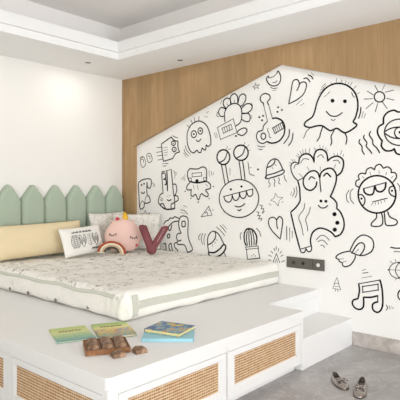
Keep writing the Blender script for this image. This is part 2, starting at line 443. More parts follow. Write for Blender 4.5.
D('painted_curly_monster', 'painted monster with curly hair, big eyes and buttons', (285, 140, 6.667),
  'm 85 270 60 245 42 205 42 165 65 148 92 158;b 92 158 98 120 125 95 160 95 185 120 195 148;b 195 140 195 100 215 68 250 65 278 90 285 140;b 285 140 310 118 350 108 385 130 390 170 375 215 345 240;'
  'b 230 250 220 220 195 205 160 215 128 250 122 290 140 325 175 335 205 310 212 280;b 232 255 240 220 270 195 310 190 340 225 340 280 320 340 302 378;m 232 255 235 300 240 345;m 160 265 175 245 200 258;b 258 240 280 222 305 246;'
  't 105 155 125 125 160 130;t 215 115 240 98 260 120;t 60 190 70 165 85 165;t 320 140 350 135 368 158;t 148 180 162 205;t 235 178 235 205;t 340 160 325 195;t 95 225 120 250;bs 85 272 130 248;'
  't 28 168 40 166;t 30 150 45 155;t 45 130 55 148;t 60 130 68 143;t 78 105 92 120;t 85 92 98 112;t 100 75 110 95;t 118 65 122 88;t 138 60 138 85;t 165 55 162 85;t 198 70 205 80;t 195 52 205 65;t 232 35 235 58;t 255 38 252 58;t 275 50 268 70;t 286 65 275 80;t 325 90 330 105;t 350 88 350 102;t 380 70 370 100;t 392 95 385 112;'
  't 75 310 80 350 68 385;t 60 320 62 350 50 375;t 45 345 38 365;'
  '@ 285 195 6.667;b 85 -95 97 -47 100 0 100 40 75 80 38 115;b 38 115 65 230 100 362;bs 100 362 175 340;b 175 340 170 300 185 250 225 222 270 228 310 250 335 278;b 335 278 370 262 392 220 392 170 370 115 345 90;b 345 90 345 55 325 28 302 11;'
  'm 100 362 110 382 130 382 140 355;m 140 358 155 378 175 370 178 342;dot 330 128 14;dot 349 185 14;dot 332 231 14;dot 240 40 10;dot 273 42 10;m 222 68 240 85 265 85 285 70;'
  't 132 55 125 95 92 148 110 205 122 270;t 170 80 160 120 138 162 148 205 152 240;t 208 300 235 272 265 272 297 302;t 220 312 245 300 265 310 283 332;t 237 335 252 335 265 350;t 10 210 10 300;t 30 220 32 310;t 50 240 48 285')
D('painted_grumpy_head', 'painted grumpy round head with curly hair and short legs', (345, 155, 7.273),
  'b ell 233 286 137 136;m 105 235 80 222 82 190 105 178;m 105 178 98 150 120 132 150 138;m 150 138 160 105 190 92 215 108;m 215 108 225 80 255 68 280 97;m 280 97 310 86 335 105 335 128;m 335 128 365 130 375 160 350 198;'
  'bs 135 245 298 200;b 135 245 145 275 175 290 205 280 215 228;b 218 225 230 258 260 268 290 245 298 200;bs 205 340 305 315;t 203 343 195 365;t 220 345 220 360;t 240 340 245 358;t 260 335 268 350;t 285 328 292 340;'
  'm 103 290 125 290 145 320 140 355 125 372;dot 120 317 8;m 355 225 328 235 320 265 335 290 365 305;dot 342 260 8;t 127 155 138 170;t 182 125 187 145;t 248 112 248 135;t 303 125 297 145;t 350 155 335 168;'
  't 60 245 40 270 40 320 65 355;t 30 255 12 290 15 330 28 345;t 380 205 398 230 400 260;@ 350 190 8;'
  'm 212 186 210 225 175 262 172 285 200 292 240 288 260 270 262 230 252 183;m 275 180 280 240 285 275 310 285 360 280 378 262 370 240 320 215 302 174')
D('painted_paddle_hand', 'painted hand holding a round paddle', (325, 225, 7.273),
  'm 180 190 215 120 255 80 295 75 340 100 355 145 340 190 300 215 260 222 215 210 180 190;m 195 205 225 155 255 130 280 135 288 160 275 195 255 220;t 215 205 245 175;'
  'm 180 190 130 200 90 220 80 240 100 250 105 265 125 275 130 295 150 303 185 290 215 250 222 222;t 100 248 135 245;t 125 272 157 262;t 270 330 298 322;m 275 350 312 345;t 268 385 340 372')
D('painted_music_note', 'painted bold music note', (345, 270, 7.273),
  'bs 100 100 255 73;b 255 73 270 140 275 240 262 290 235 308 205 290 200 255 215 238 238 232;bs 238 232 238 187;b 238 187 190 198 135 198;b 135 198 135 260 115 285 80 280 55 250 60 220 95 208;b 95 208 105 150 100 100;'
  'bsc 128 120 240 103 242 145 130 162;t 300 255 310 275 300 292;t 320 260 330 285;t 338 265 350 280')
D('painted_fir_tree', 'small painted fir tree', (280, 270, 5), 'ts 285 38 270 68 295 67 285 38;ts 274 69 264 92 304 98 292 67;ts 275 82 296 84;ts 278 94 277 106;ts 288 97 291 108')
D('painted_globe', 'painted globe cut by the picture edge', (370, 235, 5.333),
  't ell 155 188 52 43;t 155 145 135 188 155 231;t 155 145 178 188 155 231;t 98 185 210 190;t 120 150 108 140;t 138 140 136 130;t 140 232 136 240;dot 98 186 4')
D('painted_dash_lines', 'painted short dashes', (370, 235, 5.333), 'm 110 65 135 70 165 70;m 130 88 165 90')
D('painted_moon', 'painted ring under the globe', (370, 235, 5.333), 'm ell 175 320 26 30')
D('painted_heart', 'painted heart near the gable top', (280, 70, 8),
  'm 70 270 85 190 95 130 105 90 130 75 150 90 155 118 148 140 135 165;m 152 122 170 100 200 98 212 125 190 190 140 235 70 272;m 190 70 215 65 240 95;m 225 40 250 50 264 72;t 250 20 270 45;t 132 278 180 235;t 165 285 190 265')
D('painted_cat_face', 'painted cat face at the gable', (240, 65, 8),
  'm 230 102 226 90 214 105 215 125 235 155 265 168 300 160 322 130 324 85 305 48 295 68;t 295 68 270 92 232 105;t 262 140 280 140 298 125;t 245 180 270 188 300 183;t 260 205 290 200')
D('painted_star', 'small painted star beside the gable', (240, 65, 8), 'tsc 100 175 122 165 125 145 135 165 155 155 140 175 150 188 128 180 115 195 118 178')
D('painted_banjo', 'painted round guitar with dots', (245, 105, 8),
  'm 180 130 150 165 140 200 105 215 92 250 105 290 140 308 175 292;b 175 292 215 305 270 290 310 240 318 180 300 130 255 105 220 108;m 150 0 180 130;m 190 0 220 108;m ell 147 250 19 25;'
  'bsc 222 185 295 140 312 185 240 228;ms 236 177 252 220;ms 251 168 267 212;ms 266 158 282 204;ms 281 149 297 195;t 185 185 182 205 192 225 195 255 210 262;m 355 195 350 250 310 310;m 385 225 375 285 348 325;t 100 325 130 335 160 330;t 110 350 125 358 140 352;'
  'dot 115 97 8;dot 145 87 8;dot 137 122 8;dot 265 18 8;dot 295 40 8;dot 260 55 8;@ 240 65 8;m 175 300 162 275 170 245 200 228 235 240 240 270 220 295 230 320;m 175 300 187 305 190 325')
D('painted_flower_radio', 'painted flower growing behind a radio', (210, 85, 8),
  'm 205 330 245 295 255 230 245 175 215 150 180 150 140 175 118 220 117 260 120 295;m 115 250 85 250 70 225 72 200 95 180 130 195;m 130 190 108 160 110 125 135 105 160 115 165 155;m 170 150 162 110 175 80 200 70 220 95 222 145;'
  'm 225 145 235 95 260 72 285 85 285 120 262 160 245 170;m 255 185 285 155 320 150 338 175 325 205 295 225 258 225;m 262 230 305 228 322 255 312 290 280 290 255 275;t 60 215 55 245 70 255;t 95 120 85 150;t 330 140 342 165;t 335 240 330 270;t 195 120 195 145;t 135 150 150 165;'
  '@ 205 60 4;msc 50 270 113 235 128 290 62 318;msc 68 273 104 258 110 276 74 293;ms 77 270 82 288;ms 86 266 91 285;ms 95 262 100 281;m 128 290 140 278 160 272 168 285 150 302 130 295;dot 124 304 4;t 37 292 45 312;t 44 290 50 308')
D('painted_spiky_ghost', 'painted ghost with round eyes and spiky hair', (175, 110, 8),
  'm 150 345 125 330 105 290 97 240 100 180 125 125 165 95 205 90 245 115 270 160 285 220 287 275;m 150 345 175 322 185 335 205 340 218 305 228 315 245 318 250 280 265 292 287 275;m ell 151 193 21 27;m ell 203 168 19 25;dot 150 193 8;dot 203 167 8;'
  'm 170 240 188 252 208 232;m 97 122 112 135;m 128 80 137 102;m 153 62 160 92;m 193 55 190 80;t 82 285 95 325 125 355;t 72 315 85 345 112 370;t 68 345 95 380;t 238 50 262 58;t 250 25 268 12')
D('painted_tag_monster', 'painted jagged tag with two round eyes', (130, 90, 5),
  'm 157 270 185 250 206 235;m 206 235 222 252 240 256;m 240 256 240 285 248 310;m 248 310 228 318 215 342;m 215 342 190 350 168 357;m 168 357 163 330 157 270;m ell 217 266 10 11;m ell 221 297 10 11;dot 217 266 3;dot 221 297 3;'
  'm 135 288 155 286;m 133 312 157 308;m 138 330 160 326;m 142 350 163 345;t 168 290 188 285;t 168 303 188 298;t 170 315 190 310;t 172 327 188 324;t 212 228 225 235 240 240;t 163 370 190 366;t 170 381 182 379')
D('painted_cups', 'two small painted cups', (130, 90, 5), 'tc 52 345 70 337 78 372 60 386;tc 84 325 102 318 111 350 92 362;t 52 338 66 330;t 55 350 65 346 68 362;t 90 332 98 330 100 345')
D('painted_dog', 'painted dog shaped letter', (135, 160, 8),
  'm 32 180 28 200 32 290 38 380 55 392 72 375 75 345;m 75 345 100 345 122 330 112 290 97 275 95 180;m 32 178 60 158 100 150;m 97 150 125 155 132 185 120 225 100 215 98 180;dot 53 200 7;dot 73 190 7;m 50 258 65 268 78 255;t 75 345 60 328 45 345 40 370;t 80 340 82 310 95 290;t 140 180 150 215;t 150 185 162 212')
D('painted_guitar_cat', 'painted guitar with a cat face', (135, 160, 8),
  'm 225 265 205 275 190 310 190 345 215 375;b 215 375 250 394 300 392 318 385;m 318 385 318 345 315 300 310 285;m 225 265 215 110 230 92;ms 230 92 290 75;m 290 75 300 180 310 285;b 255 90 258 160 260 245;m 218 110 240 105 245 150 228 155;m 230 155 245 150 250 195 238 195;'
  'm 305 195 325 195 335 230 325 275 312 285;m 312 285 340 290 345 320 318 338;m 215 375 205 355 225 350 245 390;m 290 390 290 355 315 342;t 256 290 265 288;t 275 285 284 283;m 258 318 272 326 290 316;t 205 300 225 310;t 200 312 222 320;t 205 324 225 328;t 310 85 318 110;t 322 90 318 145;t 332 100 327 125;t 220 30 265 30;m 225 48 248 48')
D('painted_elephant', 'painted elephant with a raised trunk', (155, 205, 8),
  'm 210 225 195 190 190 140 205 95 240 90 265 120 265 250 300 345;m 300 345 295 365 260 380;m 260 380 245 335 230 318 185 315 178 300;m 190 108 172 98 155 95 145 105 120 105 110 120 85 130 70 155;m 190 128 150 135 115 165 95 200;m 135 160 125 200 110 200 108 180;m 210 225 180 232 172 260 185 288 210 280;m 215 135 238 130 242 168 218 172 215 135;'
  'mc 100 240 115 232 118 255 103 265;m 130 305 112 320 118 360 140 378;m 180 295 155 310 160 340 180 360 175 382 150 380 140 365 130 310;m 70 312 85 310 88 365 70 360;t 205 40 235 45 262 75;t 205 58 240 68;t 230 5 255 18')
D('painted_radio_squid', 'painted radio headed squid', (180, 155, 8),
  'mc 85 110 140 112 175 97 200 100 213 125 213 170 210 205 180 215 120 220 80 210 62 180 62 135 75 115;msc 97 147 172 140 175 168 98 175;msc 68 185 90 185 92 210 72 212;msc 188 183 210 180 212 205 192 207;dot 136 206 13;b 85 214 140 222 208 210;'
  'm 80 220 58 245 55 275 80 280 90 275 88 300 90 325 105 330 125 315 140 350 152 355 170 310 195 325 220 332 225 310 205 280 240 268 245 240 225 218 205 212;t 105 240 115 270;t 140 240 145 280;t 200 230 225 250;dot 42 290 5;dot 87 347 5;dot 146 377 6;dot 233 348 5;dot 267 252 5;t 40 155 38 205;t 28 170 25 200;t 14 180 15 195;t 232 125 235 170;t 252 130 252 160;t 268 140 265 160')
D('painted_stalk_eyed_monster', 'painted round monster with two eyes on stalks', (210, 170, 8),
  'm ell 232 228 158 152;dot 167 155 9;dot 252 132 9;bs 110 212 340 152;m 112 212 120 240 148 258 172 240 178 200;m 178 200 190 235 212 243 232 220 235 182;m 237 182 245 215 270 228 290 200 290 168;m 292 168 305 205 325 210 342 190 340 152;m 200 288 225 295 255 288 280 268;m 222 318 235 325 250 315;'
  '@ 200 130 5;b ell 117 136 32 37;b ell 205 114 36 38;m 95 163 122 148 138 108;m 178 143 212 122 226 84;m 107 172 116 220 125 270;m 128 172 135 220 143 262;m 195 153 202 200 208 248;m 213 153 220 200 225 247;t 132 95 138 82;t 140 100 155 93;t 218 78 225 62;t 232 88 246 74;t 240 105 252 100;t 150 190 150 225;t 240 160 245 200 250 220 272 228;t 243 190 258 188;dot 290 197 5;dot 180 31 4')
D('painted_bell', 'painted bell with dripping hem', (250, 150, 8),
  'm 130 225 132 160 145 110 180 75 215 75 240 105 264 160;m 138 140 175 125 197 98 200 72;mc 132 205 200 185 265 160 272 180 240 200 135 230;t 155 235 150 255 162 275 150 298;t 190 230 200 250 193 275 200 292;t 230 220 235 240 230 262 243 272;t 272 200 278 230 295 252;t 178 138 185 150;t 198 115 210 125')
D('painted_sparkle', 'painted four pointed sparkle', (250, 190, 8), 'ts 205 25 220 56 262 60 234 85 225 128 203 97 166 82 194 62 205 25;t 152 108 168 122;t 255 100 266 92')
D('painted_zigzag', 'two painted zigzag bolts', (250, 190, 8), 'ms 80 120 98 125 90 150 110 150 100 185 115 172;ms 55 175 72 180 62 205 82 205 70 232 95 228 88 247')
D('painted_heart', 'painted heart above the outlet', (250, 190, 8), 'm 242 392 180 330 150 275 155 230 185 218 205 228 214 242;m 214 242 235 212 260 235 258 290 242 392;m 214 242 215 280 222 310;t 295 290 297 395;t 318 305 318 390;t 338 330 338 365')
D('painted_cactus', 'painted cactus in a square pot', (235, 215, 8),
  'b 90 245 75 205 75 150 90 118 110 110 140 118 165 150 175 190 168 240;m 100 245 92 190 98 130;m 118 248 112 190 112 125;m 135 245 132 190 124 125;m 152 240 152 190 138 125;dot 110 114 10;msc 85 258 185 248 188 265 90 275;bs 92 275 100 355 198 345 185 265;dot 135 327 4;dot 150 315 4;dot 162 328 4;t 45 195 42 160 52 140;t 170 105 195 135 208 170')
D('painted_tent', 'painted tent with radiating dashes', (235, 215, 8), 'ms 302 385 332 308 358 380;ts 320 385 332 350 343 380;m 330 255 330 275;m 312 268 318 285;m 290 290 302 305;m 272 322 290 330;m 350 270 345 290;m 372 290 360 305;m 385 320 368 330;m 395 365 375 375;m 270 360 288 362')
D('painted_acorn', 'painted acorn with motion lines', (195, 215, 8),
  'm 110 298 102 240 103 180 125 140 155 130 190 155 220 210 235 240;m 105 238 135 222 162 185 165 150 155 132;t 140 235 142 250;t 155 215 165 225;t 168 195 178 205;bc 110 300 155 300 200 270 225 240 245 245 240 280 205 320 155 338 118 325;t 200 328 205 350;t 235 300 245 330 258 355;t 85 150 72 190 75 240;t 65 145 50 185 60 235;t 45 150 28 180 35 200;t 172 95 210 130 238 165;t 200 82 225 108 248 140;t 222 75 255 112')
D('painted_pizza_slice', 'painted triangle slice', (190, 200, 4), 'msc 45 67 75 25 88 60;t 60 52 68 48 70 60;t 72 38 80 44;t 90 38 95 42')
D('painted_spark', 'small painted spark', (130, 160, 5), 'ts 56 268 70 268 77 252 83 268 100 264 88 278 100 288;ts 66 282 56 288')

# ------------------------------------------------------------------ built-in platform
ZP = 0.415
def rounded_poly(pts, radii, seg=5):
    out = []
    n = len(pts)
    for i, (p, r) in enumerate(zip(pts, radii)):
        p = Vector(p)
        if not r: out.append(tuple(p)); continue
        a = (Vector(pts[i - 1]) - p).normalized(); b = (Vector(pts[(i + 1) % n]) - p).normalized()
        s0, s1 = p + a * r, p + b * r
        for k in range(seg + 1):
            t_ = k / seg; out.append(tuple(s0 * (1 - t_) ** 2 + p * 2 * t_ * (1 - t_) + s1 * t_ * t_))
    return out
bm = bmesh.new()
deck_pts = rounded_poly([(1.425, 1.815), (3.142, 1.815), (3.142, 2.118), (AD - 0.001, 2.118), (AD - 0.001, BC - 0.001), (1.425, BC - 0.001)], [0.03, 0.004, 0, 0, 0, 0])
prism(bm, deck_pts, 'z', ZP - 0.058, ZP)
ed = [e for e in bm.edges if all(abs(v_.co.z - ZP) < 1e-5 for v_ in e.verts) or all(abs(v_.co.z - ZP + 0.058) < 1e-5 for v_ in e.verts)]
bmesh.ops.bevel(bm, geom=ed, offset=0.003, segments=2, profile=0.5, affect='EDGES')
tag(link('platform_deck', bm, M['white']), 'white L-shaped platform deck carrying the mattress and books', 'platform')
def cabinet(label, x0, x1, y0, y1, doors):
    c_ = thing('storage_cabinet', label, 'cabinet', ((x0 + x1) / 2, (y0 + y1) / 2, 0), group=None)
    inv = Matrix.Translation(-Vector(c_.location))
    def put(name, bm, m_, par=c_):
        bm.transform(inv); return link(name, bm, m_, par)
    bm = bmesh.new(); box(bm, x0, x1, y0, y1, 0.045, ZP - 0.0585, 0.001)
    for (side, u0, u1, v0, v1, *_) in doors:      # face frame round each inset door
        g_, d_ = 0.0035, 0.0145
        a0, a1 = (x0 - (0.0145 if len(doors) > 1 else 0), x1) if side == 'front' else (y0, y1)
        for (ua, ub, za, zb) in ((a0, u0 - g_, 0.045, ZP - 0.0585), (u1 + g_, a1, 0.045, ZP - 0.0585), (u0 - g_, u1 + g_, v1 + g_, ZP - 0.0585)):
            if side == 'front': box(bm, ua, ub, y0 - d_, y0, za, zb)
            else: box(bm, x0 - d_, x0, ua, ub, za, zb)
    put('carcass', bm, M['white'])
    bm = bmesh.new(); box(bm, x0 + 0.02, x1 - 0.02, y0 + 0.035, y1, 0.0, 0.0445); put('plinth', bm, M['white'])
    for d in doors:
        side, u0, u1, v0, v1, r0, r1, q0, q1 = d   # outer u,v and cane u,v
        th = 0.014; bm = bmesh.new()
        def b(ua, ub, za, zb, t0, t1, bev=0.0015):
            if side == 'front': box(bm, ua, ub, y0 - t1, y0 - t0, za, zb, bev)
            else: box(bm, x0 - t1, x0 - t0, ua, ub, za, zb, bev)
        b(u0, u1, q1, v1, 0, th); b(u0, u1, v0, q0, 0, th); b(u0, r0, q0, q1, 0, th); b(r1, u1, q0, q1, 0, th)
        # thin bead round the cane opening
        w_ = 0.008
        b(r0, r1, q1 - w_, q1, 0, th - 0.004); b(r0, r1, q0, q0 + w_, 0, th - 0.004); b(r0, r0 + w_, q0, q1, 0, th - 0.004); b(r1 - w_, r1, q0, q1, 0, th - 0.004)
        dr = put('door', bm, M['white'])
        bm = bmesh.new(); b(r0 + w_ * 0.9, r1 - w_ * 0.9, q0 + w_ * 0.9, q1 - w_ * 0.9, 0.0005, 0.005, 0)
        bm.transform(inv); pn = link('cane_panel', bm, M['rattan'], dr); pn['label'] = 'woven tan cane panel'
    return c_
YF, XF = 1.8325, 1.4425
cabinet('white corner cabinet under the platform with cane doors on two sides', XF, 2.286, YF, 2.700,
        [('front', 1.492, 2.279, 0.050, 0.326, 1.545, 2.226, 0.112, 0.296), ('side', 1.862, 2.672, 0.050, 0.328, 1.905, 2.640, 0.112, 0.298)])
cabinet('white platform cabinet with one cane door beside the low step', 2.290, 3.125, YF, 2.700,
        [('front', 2.297, 3.112, 0.050, 0.326, 2.357, 3.061, 0.112, 0.296)])
cabinet('white side cabinet at the left picture edge with cane door', XF, 2.286, 2.704, 3.600,
        [('side', 2.730, 3.560, 0.050, 0.332, 2.768, 3.522, 0.112, 0.302)])
bm = bmesh.new(); box(bm, 3.127, 3.141, 1.8165, 2.70, 0, ZP - 0.0585, 0.001)
tag(link('end_panel', bm, M['white']), 'narrow white upright panel at the end of the cabinet row, by the step', 'panel')
bm = bmesh.new(); box(bm, 3.144, AD - 0.001, 2.1182, BC - 0.02, 0.0, ZP - 0.0581)
box(bm, 1.451, 3.143, 3.61, BC - 0.02, 0.0, ZP - 0.0585); box(bm, 2.3, 3.143, 2.71, 3.605, 0.0, ZP - 0.0585)
tag(link('bed_plinth', bm, M['white']), 'plain white base of the platform rising behind the low step', 'bed base')
bm = bmesh.new(); box(bm, 3.1425, AD - 0.001, 1.815, 2.1175, 0, 0.218, 0.003)
tag(link('low_step', bm, M['white']), 'low white step against the mural wall on the grey floor', 'step')

# ------------------------------------------------------------------ headboard
hb = thing('headboard', 'sage green upholstered headboard shaped like a row of pencil tips', 'headboard', (2.95, BC, ZP))
def pencil_panel(x0, x1):
    bm = bmesh.new(); NU, NV = 22, 34; W = (x1 - x0) / 2 - 0.0015; xc = (x0 + x1) / 2
    z0, zs, za = ZP + 0.002, 1.158, 1.313; e = 0.16
    def ztop(u):
        f = 1 - (math.sqrt(u * u + e * e) - e) / (math.sqrt(1 + e * e) - e)
        return zs + (za - zs) * f - (0.018 * max(0, abs(u) - 0.93) / 0.07)
    G = []
    for i in range(NU + 1):
        u = -1 + 2 * i / NU; u = math.sin(u * math.pi / 2) * 0.35 + u * 0.65; row_ = []
        for j in range(NV + 1):
            v_ = j / NV; v_ = 1 - (1 - v_) ** 1.5
            z = z0 + (ztop(u) - z0) * v_
            eu = max(0.0, 1 - abs(u) ** 5) ** 0.5; dz = (ztop(u) - z) / 0.05
            ev = math.sqrt(max(0.0, 1 - max(0.0, 1 - dz) ** 2)) if dz < 1 else 1.0
            d = 0.035 + 0.045 * min(eu, 1) * ev
            row_.append(bm.verts.new((xc + u * W, BC - d, z)))
        G.append(row_)
    for i in range(NU):
        for j in range(NV): bm.faces.new([G[i][j], G[i + 1][j], G[i + 1][j + 1], G[i][j + 1]])
    rim = [G[i][0] for i in range(NU + 1)] + [G[NU][j] for j in range(1, NV + 1)] + [G[i][NV] for i in range(NU - 1, -1, -1)] + [G[0][j] for j in range(NV - 1, 0, -1)]
    back = [bm.verts.new((v_.co.x, BC - 0.001, v_.co.z)) for v_ in rim]
    for i in range(len(rim)):
        j = (i + 1) % len(rim); bm.faces.new([rim[i], back[i], back[j], rim[j]])
    bm.faces.new(back)
    bm.transform(Matrix.Translation(-Vector(hb.location)))
    return link('upholstered_panel', bm, M['sage_velvet'], hb, True)
for k in range(7): pencil_panel(3.860 - 0.258 * (k + 1), 3.860 - 0.258 * k)

# ------------------------------------------------------------------ mattress
ZM = 0.607
mt = thing('mattress', 'wide mattress in cream sketch-print bedding with sage border on the platform', 'mattress', (2.99, 3.54, ZP))
inv = Matrix.Translation(-Vector(mt.location))
bm = bmesh.new(); rounded_box(bm, 2.094, 3.919, 2.497, 4.580, ZP + 0.001, ZM, 0.056, 0.017, 0.012, 5.0)
for v_ in bm.verts:   # pleats at the near corner and soft wrinkles along the sides
    p = v_.co
    d = math.hypot(p.x - 2.1, p.y - 2.505)
    if d < 0.32 and p.z < 0.585:
        a_ = 0.016 * (1 - d / 0.32); w_ = math.sin((p.x + p.y) * 95 + p.z * 22)
        if p.x < 2.13: p.x += a_ * w_
        if p.y < 2.535: p.y += a_ * w_ * 0.4
    if p.z < ZP + 0.03: p.z = max(p.z, ZP + 0.001)
from mathutils.bvhtree import BVHTree
tree = BVHTree.FromBMesh(bm)
def side_x(y, z):
    h_ = tree.ray_cast(Vector((1.8, y, z)), Vector((1, 0, 0)))[0]; return h_.x if h_ else 2.1
def side_y(x, z):
    h_ = tree.ray_cast(Vector((x, 2.2, z)), Vector((0, 1, 0)))[0]; return h_.y if h_ else 2.505
bm.transform(inv); link('printed_cover', bm, M['sketch_print_cotton'], mt, True)
def strip(bm, P, Q, th):   # P, Q: matching edge lines, th outward vector
    th = Vector(th); A = [bm.verts.new(Vector(p) + th) for p in P]; B = [bm.verts.new(Vector(q) + th) for q in Q]
    A2 = [bm.verts.new(Vector(p) - th) for p in P]; B2 = [bm.verts.new(Vector(q) - th) for q in Q]
    for i in range(len(P) - 1):
        bm.faces.new([A[i], A[i + 1], B[i + 1], B[i]]); bm.faces.new([A[i], A2[i], A2[i + 1], A[i + 1]]); bm.faces.new([B[i], B[i + 1], B2[i + 1], B2[i]])
bm = bmesh.new(); xs = [2.175 + (3.885 - 2.175) * k / 40 for k in range(41)]
def on_front(x, z): return (x, side_y(x, z), z)
zs = [0.486 + 0.052 * k / 5 for k in range(6)]
for za_, zb_ in zip(zs, zs[1:]): strip(bm, [on_front(x, za_ + 0.003 * math.sin(x * 9)) for x in xs], [on_front(x, zb_ + 0.003 * math.sin(x * 9)) for x in xs], (0, -0.0025, 0))
zv = [0.440 + 0.011 * k for k in range(14)]
for k in range(4): strip(bm, [on_front(2.150 + 0.013 * k, z) for z in zv], [on_front(2.163 + 0.013 * k, z) for z in zv], (0, -0.003, 0))
bm.transform(inv); o = link('border_band', bm, M['sage_braid'], mt, True); o['label'] = 'pale sage border band'
ys = [2.56 + (4.54 - 2.56) * k / 80 for k in range(81)]
zz = lambda y: 0.566 + 0.004 * math.sin(y * 12)
bm = bmesh.new(); tube(bm, catmull([(side_x(y, zz(y)) + 0.006, y, zz(y)) for y in ys[::4]], False, 4), 0.015, 10)
bm.transform(inv); o = link('piping', bm, M['sage_braid'], mt, True); o['label'] = 'pale green rounded edge piping'
for px, py in ((9.5, 290), (27.5, 295.5), (55, 301.5), (87.5, 307)):
    p = on_x(px, py, 2.094)
    bm = bmesh.new(); zc = max(p.z, 0.448)
    for k in range(5): sphere(bm, (2.098, p.y + 0.010 * math.cos(k * 1.257), zc + 0.009 * math.sin(k * 1.257)), (0.004, 0.008, 0.007), 8, 6)
    sphere(bm, (2.097, p.y, zc), (0.005, 0.005, 0.005), 8, 6)
    bm.transform(inv); link('embroidered_flower', bm, M['print_soft'], mt, True)

# ------------------------------------------------------------------ cushions
def cushion_mesh(w, h, t_, seed=0.0, ear=0.06, amp=0.008, n=30, pinch=0.0):
    """upright pillow: x width, z height from 0, y thickness"""
    bm = bmesh.new(); S = []
    for side in (-1, 1):
        G = []
        for i in range(n + 1):
            r = []
            for j in range(n + 1):
                u, v_ = -1 + 2 * i / n, -1 + 2 * j / n
                u = math.sin(u * math.pi / 2) * 0.5 + u * 0.5; v_ = math.sin(v_ * math.pi / 2) * 0.5 + v_ * 0.5
                k = (max(0, 1 - abs(u) ** 2.6) ** 0.6) * (max(0, 1 - abs(v_) ** 2.6) ** 0.6)
                x = u * w / 2 * (1 - ear * (1 - v_ * v_)); z = v_ * h / 2 * (1 - ear * (1 - u * u))
                y = side * t_ / 2 * k
                y += side * amp * k ** 0.5 * noise.noise(Vector((x * 9 + seed, z * 9, side * 3 + seed)))
                r.append((x, y, z + h / 2))
            G.append(r)
        S.append(G)
    V = {}
    def vt(s, i, j):
        key = (0 if (i in (0, n) or j in (0, n)) else s, i, j)
        if key not in V:
            x, y, z = S[s][i][j]
            if key[0] == 0 and (i in (0, n) or j in (0, n)): y = 0
            V[key] = bm.verts.new((x, y, z))
        return V[key]
    for s in (0, 1):
        for i in range(n):
            for j in range(n): bm.faces.new([vt(s, i, j), vt(s, i + 1, j), vt(s, i + 1, j + 1), vt(s, i, j + 1)])
    return bm
def cushion(name, label, cat, w, h, t_, m_, loc, yaw, lean, roll=0, group=None, **kw):
    o = link(name, cushion_mesh(w, h, t_, **kw), m_, None, True)
    o.rotation_euler = (Matrix.Rotation(math.radians(yaw), 3, 'Z') @ Matrix.Rotation(math.radians(-lean), 3, 'X') @ Matrix.Rotation(math.radians(roll), 3, 'Y')).to_euler()
    o.location = loc
    tag(o, label, cat, group)
    return o
ZB = ZM + 0.004
cushion('bolster_cushion', 'long plain cream linen cushion leaning on the headboard at left', 'cushion', 1.10, 0.325, 0.19, M['cream_linen'], (2.600, 4.360, ZB + 0.016), 0, 17, -1, seed=1.0, ear=0.045, amp=0.012)
cushion('euro_cushion', 'pale floral-print cushion against the headboard, behind the pink plush', 'cushion', 0.50, 0.40, 0.13, M['floral_print_cotton'], (3.535, 4.425, ZB + 0.012), 0, 12, -1, 'printed cushions at the back', seed=2.0, ear=0.05)
cushion('euro_cushion', 'pale floral-print cushion in the corner behind the V letter cushion', 'cushion', 0.52, 0.39, 0.10, M['floral_print_cotton'], (3.665, 4.165, ZB + 0.006), -42, 8, 0, 'printed cushions at the back', seed=5.0, ear=0.05)
pc = cushion('lumbar_cushion', 'small white cushion with four grey plant sketches and a handwritten line', 'cushion', 0.54, 0.285, 0.12, M['white_cotton'], (3.000, 4.155, ZB + 0.014), 8, 18, -2, seed=8.0, ear=0.05, amp=0.003)
# printed sketches on the lumbar cushion, laid on its front surface
def front_y(x, z, w, h, t_, ear=0.05):
    def f(a, half): return a / half
    u, v_ = f(x, w / 2), f(z - h / 2, h / 2)
    k = (max(0, 1 - abs(u) ** 2.6) ** 0.6) * (max(0, 1 - abs(v_) ** 2.6) ** 0.6)
    return -t_ / 2 * k - 0.0035
def on_cushion(parent, strokes, w, h, t_, name, m_, lw):
    bm = bmesh.new()
    for pts in strokes:
        pts = catmull(pts, False, 4)
        tube(bm, [(x, front_y(x, z, w, h, t_), z) for x, z in pts], lw, 6, flat=0.6)
    return link(name, bm, m_, parent, True)
def leafy(cx, cz, hgt, wid, kind):
    S = []
    if kind == 'fern':
        S.append([(cx, cz - hgt / 2), (cx + 0.004, cz), (cx, cz + hgt / 2)])
        for k in range(6):
            z = cz - hgt / 2 + hgt * (k + 0.6) / 6.5
            for s in (-1, 1): S.append([(cx, z), (cx + s * wid / 3, z + 0.008), (cx + s * wid / 2 * (1 - 0.08 * k), z + 0.014)])
    elif kind == 'cactus':
        for s in (-0.5, -0.17, 0.17, 0.5): S.append([(cx + s * wid * 0.6, cz - hgt / 2), (cx + s * wid * 1.2, cz), (cx + s * wid * 0.4, cz + hgt / 2)])
        for k in range(7): S.append([(cx - wid * 0.5, cz - hgt * 0.42 + hgt * 0.85 * k / 6), (cx + wid * 0.5, cz - hgt * 0.40 + hgt * 0.85 * k / 6)])
    else:
        for s in (-1, 1):
            S.append([(cx, cz - hgt / 2), (cx + s * wid * 0.5, cz), (cx + s * wid * 0.35, cz + hgt / 2), (cx + s * wid * 0.1, cz + hgt * 0.2), (cx, cz - hgt * 0.1)])
            S.append([(cx + s * wid * 0.2, cz - hgt * 0.3), (cx + s * wid * 0.45, cz + hgt * 0.3)])
            S.append([(cx + s * wid * 0.12, cz - hgt * 0.2), (cx + s * wid * 0.3, cz + hgt * 0.2)])
    return S
for nm, x, kind in (('printed_fern', -0.14, 'cactus'), ('printed_leaf', -0.05, 'leaf'), ('printed_cactus', 0.045, 'fern'), ('printed_leaf', 0.125, 'leaf')):
    on_cushion(pc, leafy(x, 0.134, 0.128, 0.084, kind), 0.54, 0.285, 0.12, nm, M['print'], 0.0023 if kind != 'fern' else 0.0017)
